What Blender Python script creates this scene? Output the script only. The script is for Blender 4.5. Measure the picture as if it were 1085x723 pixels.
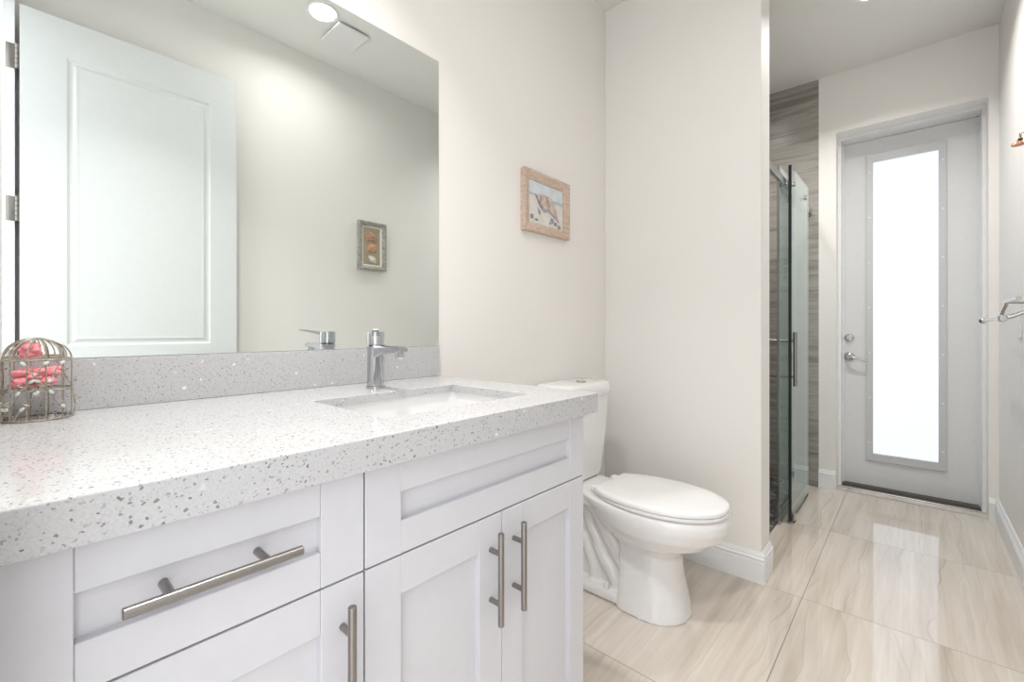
import bpy, bmesh, math, random
from mathutils import Vector, Matrix
PI = math.pi
for o in list(bpy.data.objects):
    bpy.data.objects.remove(o)
S = bpy.context.scene
C = S.collection

# ------------------------------------------------------------------ camera, world, exposure
CAM_Z = 1.06
cam = bpy.data.objects.new('camera', bpy.data.cameras.new('camera'))
C.objects.link(cam)
cam.location = (0, 0, CAM_Z)
cam.rotation_euler = (PI / 2, 0, math.radians(41.901) - PI / 2)
cam.data.sensor_width = 36.0
cam.data.lens = 475.94 / 1085 * 36.0
cam.data.shift_y = -(361.5 - 349.375) / 1085
cam.data.clip_start = 0.01
S.camera = cam

S.view_settings.view_transform = 'Standard'
S.view_settings.look = 'None'
S.view_settings.gamma = 1.0
S.view_settings.use_curve_mapping = False
S.view_settings.exposure = 0.27

world = bpy.data.worlds.new('world')
S.world = world
world.use_nodes = True
bg = world.node_tree.nodes['Background']
bg.inputs['Color'].default_value = (0.97, 0.98, 1.0, 1)      # daylight from the bedroom behind the doorway
bg.inputs['Strength'].default_value = 2.25

LAMP_W = 6.0           # ceiling downlights, the mirrored one and the added ones
LAMP_COL = (1.0, 0.975, 0.95)
PANE_STRENGTH = 0.86     # daylight in the frosted door glass

# ------------------------------------------------------------------ material helpers
def newmat(name):
    m = bpy.data.materials.new(name)
    m.use_nodes = True
    nt = m.node_tree
    return m, nt, nt.nodes['Principled BSDF']

def N(nt, kind, **kw):
    n = nt.nodes.new(kind)
    for k, v in kw.items():
        if k in n.inputs:
            n.inputs[k].default_value = v
        else:
            setattr(n, k, v)
    return n

def L(nt, a, b):
    nt.links.new(a, b)

def mathn(nt, op, a, b=None):
    n = nt.nodes.new('ShaderNodeMath'); n.operation = op
    for i, v in enumerate((a, b)):
        if v is None: continue
        if hasattr(v, 'is_output'): L(nt, v, n.inputs[i])
        else: n.inputs[i].default_value = v
    return n.outputs[0]

def ramp(nt, fac, stops, interp='LINEAR'):
    r = nt.nodes.new('ShaderNodeValToRGB')
    r.color_ramp.interpolation = interp
    e = r.color_ramp.elements
    while len(e) < len(stops): e.new(0.5)
    for el, (p, c) in zip(e, stops):
        el.position = p
        el.color = c if len(c) == 4 else (*c, 1)
    L(nt, fac, r.inputs['Fac'])
    return r.outputs['Color']

def mixc(nt, fac, a, b, mode='MIX'):
    n = nt.nodes.new('ShaderNodeMix'); n.data_type = 'RGBA'; n.blend_type = mode
    if hasattr(fac, 'is_output'): L(nt, fac, n.inputs[0])
    else: n.inputs[0].default_value = fac
    for i, v in ((6, a), (7, b)):
        if hasattr(v, 'is_output'): L(nt, v, n.inputs[i])
        else: n.inputs[i].default_value = (*v, 1) if len(v) == 3 else v
    return n.outputs[2]

def pos(nt, scale=(1, 1, 1), rot=(0, 0, 0), loc=(0, 0, 0)):
    g = nt.nodes.new('ShaderNodeNewGeometry')
    mp = nt.nodes.new('ShaderNodeMapping')
    mp.inputs['Scale'].default_value = scale
    mp.inputs['Rotation'].default_value = rot
    mp.inputs['Location'].default_value = loc
    L(nt, g.outputs['Position'], mp.inputs['Vector'])
    return mp.outputs['Vector']

def bump(nt, b, height, strength, dist):
    n = nt.nodes.new('ShaderNodeBump')
    n.inputs['Strength'].default_value = strength
    n.inputs['Distance'].default_value = dist
    L(nt, height, n.inputs['Height'])
    L(nt, n.outputs['Normal'], b.inputs['Normal'])

def plain(name, col, rough=0.5, metal=0.0, noise=0.0, nscale=40.0, coat=0.0):
    m, nt, b = newmat(name)
    b.inputs['Roughness'].default_value = rough
    b.inputs['Metallic'].default_value = metal
    b.inputs['Coat Weight'].default_value = coat
    n = N(nt, 'ShaderNodeTexNoise', Scale=nscale, Detail=3.0)
    L(nt, pos(nt), n.inputs['Vector'])
    k = max(noise, 0.012)
    lo = tuple(c * (1 - k) for c in col); hi = tuple(min(1, c * (1 + k)) for c in col)
    L(nt, ramp(nt, n.outputs['Fac'], [(0.3, lo), (0.7, hi)]), b.inputs['Base Color'])
    return m

def paint(name, col, rough=0.55, bump_s=0.12, scale=170.0):
    m, nt, b = newmat(name)
    b.inputs['Roughness'].default_value = rough
    v = pos(nt)
    n = N(nt, 'ShaderNodeTexNoise', Scale=3.0, Detail=2.0); L(nt, v, n.inputs['Vector'])
    lo = tuple(c * 0.985 for c in col)
    L(nt, ramp(nt, n.outputs['Fac'], [(0.3, lo), (0.7, col)]), b.inputs['Base Color'])
    n2 = N(nt, 'ShaderNodeTexNoise', Scale=scale, Detail=2.0); L(nt, v, n2.inputs['Vector'])
    bump(nt, b, n2.outputs['Fac'], bump_s, 0.002)
    return m

def quartz():
    m, nt, b = newmat('speckled white quartz')
    b.inputs['Roughness'].default_value = 0.12
    dist = N(nt, 'ShaderNodeTexNoise', Scale=170.0, Detail=1.0)
    p = pos(nt); L(nt, p, dist.inputs['Vector'])
    v0 = nt.nodes.new('ShaderNodeVectorMath'); v0.operation = 'SCALE'; v0.inputs[3].default_value = 0.0065
    L(nt, dist.outputs['Color'], v0.inputs[0])
    v1 = nt.nodes.new('ShaderNodeVectorMath'); v1.operation = 'ADD'
    L(nt, p, v1.inputs[0]); L(nt, v0.outputs[0], v1.inputs[1])
    fine = N(nt, 'ShaderNodeTexNoise', Scale=420.0, Detail=2.0); L(nt, p, fine.inputs['Vector'])
    col = ramp(nt, fine.outputs['Fac'], [(0.3, (0.50, 0.50, 0.51)), (0.65, (0.57, 0.57, 0.58))])
    for sc, thr, r0, r1, c in ((240.0, 0.35, 0.12, 0.20, (0.33, 0.325, 0.31)), (185.0, 0.10, 0.11, 0.23, (0.09, 0.088, 0.084)), (62.0, 0.90, 0.15, 0.15, (0.9, 0.9, 0.9))):
        vo = N(nt, 'ShaderNodeTexVoronoi', Scale=sc, Randomness=1.0); L(nt, v1.outputs[0], vo.inputs['Vector'])
        sep = nt.nodes.new('ShaderNodeSeparateColor'); L(nt, vo.outputs['Color'], sep.inputs[0])
        on = mathn(nt, 'GREATER_THAN', sep.outputs[0], thr)
        rr = mathn(nt, 'ADD', mathn(nt, 'MULTIPLY', sep.outputs[1], r1), r0)
        near = mathn(nt, 'LESS_THAN', vo.outputs['Distance'], rr)
        f = mathn(nt, 'MULTIPLY', on, near)
        shade = mathn(nt, 'MULTIPLY', f, mathn(nt, 'ADD', mathn(nt, 'MULTIPLY', sep.outputs[2], 0.62), 0.16))
        col = mixc(nt, shade, col, c)
    L(nt, col, b.inputs['Base Color'])
    return m

TILE = 0.79
def floor_tile():
    m, nt, b = newmat('glossy veined porcelain floor tile')
    g = nt.nodes.new('ShaderNodeNewGeometry')
    sx = nt.nodes.new('ShaderNodeSeparateXYZ'); L(nt, g.outputs['Position'], sx.inputs[0])
    ux = mathn(nt, 'DIVIDE', mathn(nt, 'ADD', sx.outputs[0], -2.083 + 10 * TILE), TILE)
    uy = mathn(nt, 'DIVIDE', mathn(nt, 'ADD', sx.outputs[1], -0.332 + 10 * TILE), TILE)
    ix = mathn(nt, 'FLOOR', ux); iy = mathn(nt, 'FLOOR', uy)
    # random offset per tile
    wn = nt.nodes.new('ShaderNodeTexWhiteNoise'); wn.noise_dimensions = '2D'
    cb = nt.nodes.new('ShaderNodeCombineXYZ'); L(nt, ix, cb.inputs[0]); L(nt, iy, cb.inputs[1])
    L(nt, cb.outputs[0], wn.inputs['Vector'])
    off = nt.nodes.new('ShaderNodeVectorMath'); off.operation = 'SCALE'; off.inputs[3].default_value = 7.0
    L(nt, wn.outputs['Color'], off.inputs[0])
    ad = nt.nodes.new('ShaderNodeVectorMath'); ad.operation = 'ADD'
    L(nt, g.outputs['Position'], ad.inputs[0]); L(nt, off.outputs[0], ad.inputs[1])
    def stretch(sc):
        mp = nt.nodes.new('ShaderNodeMapping'); mp.inputs['Scale'].default_value = sc
        mp.inputs['Rotation'].default_value = (0, 0, 0.06)
        L(nt, ad.outputs[0], mp.inputs['Vector']); return mp.outputs[0]
    # slow sideways wander keeps the streaks from being ruler straight
    n1 = N(nt, 'ShaderNodeTexNoise', Scale=1.0, Detail=4.0, Roughness=0.55); L(nt, stretch((0.75, 11.0, 1)), n1.inputs['Vector'])
    n2 = N(nt, 'ShaderNodeTexNoise', Scale=1.0, Detail=3.0, Roughness=0.55); L(nt, stretch((1.6, 75.0, 1)), n2.inputs['Vector'])
    base = ramp(nt, n1.outputs['Fac'], [(0.30, (0.54, 0.465, 0.385)), (0.45, (0.67, 0.60, 0.525)), (0.58, (0.73, 0.67, 0.60)), (0.72, (0.60, 0.53, 0.45))])
    fine = ramp(nt, n2.outputs['Fac'], [(0.3, (0.93, 0.92, 0.905)), (0.65, (1.0, 1.0, 1.0))])
    col = mixc(nt, 1.0, base, fine, 'MULTIPLY')
    # long veins: lines of constant y, bent by a slow field, fading in and out along their length
    n3 = N(nt, 'ShaderNodeTexNoise', Scale=1.0, Detail=3.0, Roughness=0.55); L(nt, stretch((1.1, 1.8, 1)), n3.inputs['Vector'])
    n4 = N(nt, 'ShaderNodeTexNoise', Scale=1.0, Detail=1.0); L(nt, stretch((1.4, 7.0, 1)), n4.inputs['Vector'])
    yy = nt.nodes.new('ShaderNodeSeparateXYZ'); L(nt, ad.outputs[0], yy.inputs[0])
    for k, wid, amt in ((8.0, 0.05, 0.55), (17.0, 0.08, 0.32)):
        ph = mathn(nt, 'FRACT', mathn(nt, 'ADD', mathn(nt, 'MULTIPLY', yy.outputs[1], k), mathn(nt, 'MULTIPLY', n3.outputs['Fac'], 0.24 * k)))
        ln = ramp(nt, ph, [(0.0, (1, 1, 1)), (wid, (0.25, 0.25, 0.25)), (0.55, (0, 0, 0)), (0.985, (0, 0, 0)), (1.0, (1, 1, 1))])
        fade = ramp(nt, n4.outputs['Fac'], [(0.38, (0.1, 0.1, 0.1)), (0.62, (1, 1, 1))])
        col = mixc(nt, mathn(nt, 'MULTIPLY', mathn(nt, 'MULTIPLY', ln, fade), amt), col, (0.44, 0.37, 0.30))
    fx = mathn(nt, 'FRACT', ux); fy = mathn(nt, 'FRACT', uy)
    gw = 0.0013 / TILE
    ga = mathn(nt, 'LESS_THAN', mathn(nt, 'MINIMUM', fx, mathn(nt, 'SUBTRACT', 1.0, fx)), gw)
    gb = mathn(nt, 'LESS_THAN', mathn(nt, 'MINIMUM', fy, mathn(nt, 'SUBTRACT', 1.0, fy)), gw)
    gm = mathn(nt, 'MAXIMUM', ga, gb)
    L(nt, mixc(nt, gm, col, (0.20, 0.175, 0.15)), b.inputs['Base Color'])
    L(nt, mathn(nt, 'ADD', mathn(nt, 'MULTIPLY', gm, 0.5), 0.045), b.inputs['Roughness'])
    b.inputs['IOR'].default_value = 1.9
    return m

def shower_tile():
    m, nt, b = newmat('grey veined shower wall tile')
    b.inputs['Roughness'].default_value = 0.22
    v = pos(nt, scale=(1.0, 1.6, 20.0), rot=(0.09, 0, 0))
    n1 = N(nt, 'ShaderNodeTexNoise', Scale=1.3, Detail=5.0, Roughness=0.62, Distortion=0.5); L(nt, v, n1.inputs['Vector'])
    col = ramp(nt, n1.outputs['Fac'], [(0.3, (0.22, 0.205, 0.18)), (0.45, (0.32, 0.30, 0.27)), (0.58, (0.40, 0.38, 0.345)), (0.72, (0.28, 0.26, 0.23))])
    g = nt.nodes.new('ShaderNodeNewGeometry')
    sx = nt.nodes.new('ShaderNodeSeparateXYZ'); L(nt, g.outputs['Position'], sx.inputs[0])
    fz = mathn(nt, 'FRACT', mathn(nt, 'DIVIDE', sx.outputs[2], 0.305))
    gm = mathn(nt, 'LESS_THAN', fz, 0.006)
    L(nt, mixc(nt, gm, col, (0.16, 0.15, 0.13)), b.inputs['Base Color'])
    return m

def pebble():
    m, nt, b = newmat('dark pebble mosaic')
    b.inputs['Roughness'].default_value = 0.3
    vo = N(nt, 'ShaderNodeTexVoronoi', Scale=48.0); L(nt, pos(nt), vo.inputs['Vector'])
    sep = nt.nodes.new('ShaderNodeSeparateColor'); L(nt, vo.outputs['Color'], sep.inputs[0])
    c = ramp(nt, sep.outputs[0], [(0.0, (0.02, 0.02, 0.022)), (0.75, (0.06, 0.06, 0.062)), (0.85, (0.34, 0.33, 0.31))])
    e = N(nt, 'ShaderNodeTexVoronoi', Scale=48.0); e.feature = 'DISTANCE_TO_EDGE'; L(nt, pos(nt), e.inputs['Vector'])
    gm = mathn(nt, 'LESS_THAN', e.outputs['Distance'], 0.06)
    L(nt, mixc(nt, gm, c, (0.16, 0.155, 0.15)), b.inputs['Base Color'])
    return m

def brushed(name, col, rough=0.32):
    m, nt, b = newmat(name)
    b.inputs['Metallic'].default_value = 1.0
    n = N(nt, 'ShaderNodeTexNoise', Scale=1.0, Detail=2.0); L(nt, pos(nt, scale=(900, 900, 900)), n.inputs['Vector'])
    L(nt, mathn(nt, 'ADD', mathn(nt, 'MULTIPLY', n.outputs['Fac'], 0.14), rough - 0.07), b.inputs['Roughness'])
    b.inputs['Base Color'].default_value = (*col, 1)
    return m

def clear_glass():
    m, nt, b = newmat('greenish clear shower glass')
    out = nt.nodes['Material Output']
    nt.nodes.remove(b)
    tr = N(nt, 'ShaderNodeBsdfTransparent'); tr.inputs['Color'].default_value = (0.83, 0.885, 0.885, 1)
    gl = N(nt, 'ShaderNodeBsdfGlossy'); gl.inputs['Roughness'].default_value = 0.02
    gl.inputs['Color'].default_value = (0.92, 0.97, 0.96, 1)
    fr = N(nt, 'ShaderNodeFresnel')
    gg = nt.nodes.new('ShaderNodeNewGeometry')
    L(nt, mathn(nt, 'SUBTRACT', 1.5, mathn(nt, 'MULTIPLY', gg.outputs['Backfacing'], 1.5 - 1 / 1.5)), fr.inputs['IOR'])   # same reflectance from either side of the sheet
    mx = nt.nodes.new('ShaderNodeMixShader')
    L(nt, fr.outputs[0], mx.inputs[0]); L(nt, tr.outputs[0], mx.inputs[1]); L(nt, gl.outputs[0], mx.inputs[2])
    L(nt, mx.outputs[0], out.inputs['Surface'])
    return m

def emis(name, col, strength):
    m, nt, b = newmat(name)
    b.inputs['Base Color'].default_value = (0.2, 0.2, 0.2, 1)
    b.inputs['Roughness'].default_value = 0.3
    b.inputs['Emission Color'].default_value = (*col, 1)
    b.inputs['Emission Strength'].default_value = strength
    return m

def mirror_mat():
    m, nt, b = newmat('silvered mirror glass')
    b.inputs['Metallic'].default_value = 1.0
    b.inputs['Roughness'].default_value = 0.0
    b.inputs['Base Color'].default_value = (0.90, 0.945, 0.93, 1)
    return m

def wood_wash(name, a, c):
    m, nt, b = newmat(name)
    b.inputs['Roughness'].default_value = 0.6
    n = N(nt, 'ShaderNodeTexNoise', Scale=1.0, Detail=5.0, Roughness=0.65); L(nt, pos(nt, scale=(35, 35, 90)), n.inputs['Vector'])
    L(nt, ramp(nt, n.outputs['Fac'], [(0.35, a), (0.62, c)]), b.inputs['Base Color'])
    bump(nt, b, n.outputs['Fac'], 0.25, 0.002)
    return m

M = {}
M['wall'] = paint('cream wall paint', (0.87, 0.85, 0.818))
M['ceiling'] = paint('white ceiling paint', (0.84, 0.835, 0.81), bump_s=0.2)
M['trim'] = plain('white semi gloss trim paint', (0.83, 0.835, 0.84), 0.3)
M['cab'] = plain('white lacquered cabinet', (0.64, 0.64, 0.675), 0.38)
M['door'] = plain('white painted door', (0.71, 0.725, 0.725), 0.4)
M['extdoor'] = plain('white exterior door skin', (0.74, 0.75, 0.755), 0.4)
M['lite'] = plain('pale grey lite frame plastic', (0.60, 0.61, 0.62), 0.4)
M['quartz'] = quartz()
M['floor'] = floor_tile()
M['shower'] = shower_tile()
M['pebble'] = pebble()
M['nickel'] = brushed('brushed nickel', (0.31, 0.29, 0.275), 0.3)
M['satin'] = brushed('satin chrome', (0.55, 0.55, 0.54), 0.22)
M['chrome'] = plain('polished chrome', (0.52, 0.53, 0.55), 0.05, 1.0)
M['porcelain'] = plain('white glazed porcelain', (0.84, 0.835, 0.83), 0.1, coat=0.4)
M['seat'] = plain('white toilet seat plastic', (0.86, 0.855, 0.85), 0.22)
M['glass'] = clear_glass()
M['dark'] = plain('black rubber seal', (0.015, 0.017, 0.017), 0.5)
M['bronze'] = plain('dark bronze threshold', (0.11, 0.09, 0.08), 0.4, 0.6)
M['pane'] = emis('daylit frosted glass', (0.80, 0.87, 1.0), PANE_STRENGTH)
M['lens'] = emis('lit downlight lens', (1.0, 0.98, 0.95), 9.0)
M['mirror'] = mirror_mat()
M['wood'] = wood_wash('whitewashed pink driftwood', (0.52, 0.37, 0.28), (0.66, 0.53, 0.44))
M['pewter'] = wood_wash('antique pewter frame', (0.26, 0.24, 0.20), (0.52, 0.50, 0.45))
M['mat'] = plain('off white picture mat', (0.80, 0.79, 0.75), 0.7)
M['burlap'] = plain('tan burlap backing', (0.50, 0.42, 0.29), 0.9, noise=0.2, nscale=300)
M['shell_pink'] = plain('dusty pink shell', (0.50, 0.30, 0.22), 0.5, noise=0.3, nscale=120)
M['shell_coral'] = plain('coral scallop shell', (0.62, 0.34, 0.23), 0.5, noise=0.25, nscale=120)
M['shell_white'] = plain('pale whelk shell', (0.74, 0.68, 0.60), 0.5, noise=0.2, nscale=120)
M['wire'] = plain('antique grey cage wire', (0.40, 0.37, 0.31), 0.42, 0.5, noise=0.3, nscale=150)
M['pink'] = plain('pink crepe petals', (0.90, 0.30, 0.34), 0.7, noise=0.25, nscale=90)
M['leaf'] = plain('pale enamel leaf', (0.70, 0.71, 0.66), 0.4)
M['copper'] = plain('copper', (0.62, 0.32, 0.20), 0.3, 0.7)
M['plastic'] = plain('white switch plastic', (0.82, 0.82, 0.82), 0.35)
M['p_sky'] = plain('painted pale sky', (0.66, 0.72, 0.74), 0.7, noise=0.08, nscale=25)
M['p_sea'] = plain('painted grey sea', (0.47, 0.55, 0.60), 0.7, noise=0.12, nscale=40)
M['p_sand'] = plain('painted sand', (0.74, 0.71, 0.66), 0.7, noise=0.06, nscale=30)
M['p_pink'] = plain('painted shell pink', (0.62, 0.49, 0.42), 0.7, noise=0.2, nscale=60)
M['p_lilac'] = plain('painted lilac shade', (0.36, 0.34, 0.41), 0.7, noise=0.25, nscale=60)
M['p_grey'] = plain('painted grey pebbles', (0.30, 0.31, 0.34), 0.7, noise=0.3, nscale=80)

# ------------------------------------------------------------------ mesh helpers (all in world coordinates)
def merge(bm, t):
    me = bpy.data.meshes.new('tmp'); t.to_mesh(me); t.free()
    bm.from_mesh(me); bpy.data.meshes.remove(me)

def box(bm, x0, x1, y0, y1, z0, z1, bev=0.0, seg=2, mi=0):
    t = bmesh.new()
    bmesh.ops.create_cube(t, size=1.0)
    for v in t.verts:
        v.co = Vector(((x0 + x1) / 2 + v.co.x * (x1 - x0), (y0 + y1) / 2 + v.co.y * (y1 - y0), (z0 + z1) / 2 + v.co.z * (z1 - z0)))
    if bev > 0:
        bmesh.ops.bevel(t, geom=list(t.edges), offset=bev, segments=seg, profile=0.5, affect='EDGES')
    for f in t.faces: f.material_index = mi
    merge(bm, t)

def loft(bm, rings, cap=True, closed=True):
    vs = [[bm.verts.new(p) for p in r] for r in rings]
    n = len(vs[0])
    for a, b in zip(vs[:-1], vs[1:]):
        for i in range(n if closed else n - 1):
            j = (i + 1) % n
            bm.faces.new((a[i], a[j], b[j], b[i]))
    if cap:
        bm.faces.new(list(reversed(vs[0]))); bm.faces.new(vs[-1])
    return vs

def frame_of(d):
    d = d.normalized()
    up = Vector((0, 0, 1)) if abs(d.z) < 0.9 else Vector((1, 0, 0))
    s = d.cross(up).normalized(); u = s.cross(d).normalized()
    return s, u

def tube(bm, pts, r, n=10, cap=True, closed=False):
    pts = [Vector(p) for p in pts]
    rr = r if isinstance(r, (list, tuple)) else [r] * len(pts)
    rings = []; ps = None
    for i, p in enumerate(pts):
        if closed: d = pts[(i + 1) % len(pts)] - pts[i - 1]
        else: d = pts[min(i + 1, len(pts) - 1)] - pts[max(i - 1, 0)]
        d.normalize()
        if ps is None: s, u = frame_of(d)
        else:
            s = (ps - d * ps.dot(d)).normalized(); u = s.cross(d).normalized()
        ps = s
        rings.append([p + (s * math.cos(2 * PI * k / n) + u * math.sin(2 * PI * k / n)) * rr[i] for k in range(n)])
    if closed: loft(bm, rings + [rings[0]], cap=False)
    else: loft(bm, rings, cap=cap)

def cyl(bm, p0, p1, r, n=24, bev=0.0, r1=None):
    p0, p1 = Vector(p0), Vector(p1); r1 = r if r1 is None else r1
    d = (p1 - p0).normalized(); s, u = frame_of(d)
    def ring(p, q): return [p + (s * math.cos(2 * PI * k / n) + u * math.sin(2 * PI * k / n)) * q for k in range(n)]
    if bev:
        rings = [ring(p0, r - bev), ring(p0 + d * bev, r), ring(p1 - d * bev, r1), ring(p1, r1 - bev)]
    else: rings = [ring(p0, r), ring(p1, r1)]
    loft(bm, rings)

def lathe(bm, prof, c, axis=(0, 0, 1), n=32, cap=True):
    c = Vector(c); d = Vector(axis).normalized(); s, u = frame_of(d)
    loft(bm, [[c + d * h + (s * math.cos(2 * PI * k / n) + u * math.sin(2 * PI * k / n)) * q for k in range(n)] for q, h in prof], cap=cap)

def ball(bm, c, r, sc=(1, 1, 1), rot=None, u=16, v=10):
    t = bmesh.new(); bmesh.ops.create_uvsphere(t, u_segments=u, v_segments=v, radius=r)
    for w in t.verts:
        p = Vector((w.co.x * sc[0], w.co.y * sc[1], w.co.z * sc[2]))
        if rot is not None: p = rot @ p
        w.co = p + Vector(c)
    merge(bm, t)

def prism(bm, poly, d, mi=0):
    """poly: list of 3-D points, extruded by vector d"""
    d = Vector(d)
    a = [bm.verts.new(Vector(p)) for p in poly]; b = [bm.verts.new(Vector(p) + d) for p in poly]
    fs = [bm.faces.new(a), bm.faces.new(list(reversed(b)))]
    n = len(a)
    for i in range(n):
        fs.append(bm.faces.new((a[i], b[i], b[(i + 1) % n], a[(i + 1) % n])))
    for f in fs: f.material_index = mi

def rrect(x0, x1, y0, y1, r, z, n=6):
    pts = []
    for cx, cy, a0 in ((x1 - r, y1 - r, 0), (x0 + r, y1 - r, PI / 2), (x0 + r, y0 + r, PI), (x1 - r, y0 + r, 1.5 * PI)):
        for k in range(n + 1):
            a = a0 + PI / 2 * k / n
            pts.append(Vector((cx + r * math.cos(a), cy + r * math.sin(a), z)))
    return pts

def wloc(o):
    p = Vector((0, 0, 0))
    while o is not None:
        p += o.location; o = o.parent
    return p

def obj(name, bm, mat, parent=None, smooth=False, angle=40):
    bmesh.ops.recalc_face_normals(bm, faces=list(bm.faces))
    base = wloc(parent)
    if parent is None:
        xs = [v.co for v in bm.verts]
        base = Vector(((min(p.x for p in xs) + max(p.x for p in xs)) / 2, (min(p.y for p in xs) + max(p.y for p in xs)) / 2, min(p.z for p in xs)))
    for v in bm.verts: v.co -= base
    me = bpy.data.meshes.new(name); bm.to_mesh(me); bm.free()
    for m in (mat if isinstance(mat, (list, tuple)) else [mat]): me.materials.append(m)
    if smooth:
        for p in me.polygons: p.use_smooth = True
        me.set_sharp_from_angle(angle=math.radians(angle))
    o = bpy.data.objects.new(name, me); C.objects.link(o)
    if parent is None: o.location = base
    else: o.parent = parent
    return o

def thing(name, label, cat, loc, group=None):
    o = bpy.data.objects.new(name, None); C.objects.link(o)
    o.empty_display_size = 0.05; o.location = loc
    o['label'] = label; o['category'] = cat
    if group: o['group'] = group
    return o

def tag(o, label, cat, group=None):
    o['label'] = label; o['category'] = cat
    if group: o['group'] = group
    return o

def struct(name, bm, mat, label=None, cat=None, **kw):
    o = obj(name, bm, mat, **kw); o['kind'] = 'structure'
    if label: o['label'] = label
    if cat: o['category'] = cat
    return o

# ------------------------------------------------------------------ room dimensions
XW, XB, XB2, XF = -0.035, 2.094, 2.25, 3.624       # entry wall, toilet partition (two faces), far wall
YR, YM, YE = -0.344, 1.2194, 0.479                # right wall, mirror wall, end of partition
HC = 2.742
DO0, DO1, DOZ = -0.304, 0.387, 2.354              # far door opening
XD = 3.858                                        # face of far door slab

# ------------------------------------------------------------------ shell
bm = bmesh.new(); box(bm, -1.3, 3.66, -0.6, 1.34, -0.08, 0.0); box(bm, 3.655, 3.95, -0.31, 0.40, -0.08, 0.0)
struct('floor', bm, M['floor'], 'glossy beige and grey veined porcelain tile floor', 'floor')
bm = bmesh.new(); box(bm, -0.14, 3.95, -0.46, 1.34, HC, HC + 0.1)
struct('ceiling', bm, M['ceiling'], 'plain white ceiling', 'ceiling')
bm = bmesh.new(); box(bm, -0.14, XB2, YM, YM + 0.12, 0, HC)
struct('wall_back', bm, M['wall'], 'cream painted wall carrying the mirror and the driftwood picture', 'wall')
bm = bmesh.new(); box(bm, XB2, 3.72, YM, YM + 0.12, 0, HC)
struct('wall_shower', bm, M['shower'], 'grey veined tile at the back of the shower', 'wall')
bm = bmesh.new(); box(bm, XB, XB2 - 0.01, YE, YM, 0, HC, 0.003)
struct('wall_partition', bm, M['wall'], 'cream partition wall beside the toilet', 'wall')
bm = bmesh.new(); box(bm, XB2 - 0.01, XB2, YE + 0.03, YM, 0, HC)
struct('wall_partition_tile', bm, M['shower'], 'grey tile on the shower side of the partition', 'wall')
bm = bmesh.new(); box(bm, -0.14, 3.95, YR - 0.12, YR, 0, HC)
struct('wall_right', bm, M['wall'], 'cream wall at the right carrying the towel rack', 'wall')
bm = bmesh.new()
box(bm, XF, 3.95, DO1, 0.482, 0, HC); box(bm, XF, 3.95, YR, DO0, 0, HC); box(bm, XF, 3.95, DO0, DO1, DOZ, HC)
struct('wall_far', bm, M['wall'], 'cream wall around the frosted glass door', 'wall')
bm = bmesh.new(); box(bm, XF, 3.95, 0.482, YM, 0, HC)
struct('wall_far_tile', bm, M['shower'], 'grey veined tile wall at the far end of the shower', 'wall')
bm = bmesh.new(); box(bm, XB2, XF, 0.560, YM, 0.0, 0.004)
struct('floor_shower', bm, M['pebble'], 'dark pebble mosaic shower floor', 'floor')
# entry wall with its doorway (the camera stands in it)
EY0, EY1, EZ = -0.310, 0.50, 2.40
bm = bmesh.new()
box(bm, -0.14, XW, EY1, YM, 0, HC); box(bm, -0.14, XW, YR, EY0, 0, HC); box(bm, -0.14, XW, EY0, EY1, EZ, HC)
struct('wall_left', bm, M['wall'], 'cream wall with the entry doorway', 'wall')
bm = bmesh.new()
for y0, y1 in ((EY1, EY1 + 0.058), (YR, EY0 + 0.002)):
    box(bm, XW, XW + 0.018, y0, y1, 0, EZ + 0.058, 0.003)
box(bm, XW, XW + 0.018, EY0, EY1, EZ, EZ + 0.058, 0.003)
box(bm, -.15, .009, YR, -.270, 0, EZ, .001)
for y0, y1 in ((EY1 - 0.012, EY1), (EY0, EY0 + 0.012)):
    box(bm, -0.15, XW + 0.004, y0, y1, 0, EZ)
box(bm, -0.15, XW + 0.004, EY0, EY1, EZ - 0.012, EZ)
struct('trim_1', bm, M['trim'], 'white casing of the entry doorway', 'trim')

# baseboards with a stepped profile
def base_profile(p0, p1, nrm):
    p0, p1, nrm = Vector((*p0, 0)), Vector((*p1, 0)), Vector((*nrm, 0))
    prof = [(0, 0), (.015, 0), (.015, .088), (.0125, .090), (.0125, .095), (.015, .097), (.015, .103), (.010, .109), (.010, .113), (.006, .121), (.003, .126), (0, .126)]
    b = bmesh.new()
    loft(b, [[p + nrm * d + Vector((0, 0, h)) for d, h in prof] for p in (p0, p1)])
    return b
def baseboard(name, runs, label):
    bm = bmesh.new()
    for r in runs: merge(bm, base_profile(*r))
    struct(name, bm, M['trim'], label, 'baseboard')
baseboard('baseboard_partition', [((XB, YM), (XB, YE - .0152), (-1, 0)), ((XB - .0002, YE), (XB2 - .01, YE), (0, -1))], 'white stepped baseboard on the partition behind the toilet')
baseboard('baseboard_back', [((0.95, YM), (XB - .015, YM), (0, -1))], 'white baseboard under the driftwood picture')
baseboard('baseboard_far', [((XF, DO1), (XF, 0.482), (-1, 0)), ((XF, YR + .015), (XF, DO0), (-1, 0))], 'white baseboard at both sides of the frosted glass door')
baseboard('baseboard_right', [((0.02, YR), (XF, YR), (0, 1))], 'white baseboard along the right wall')

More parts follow.
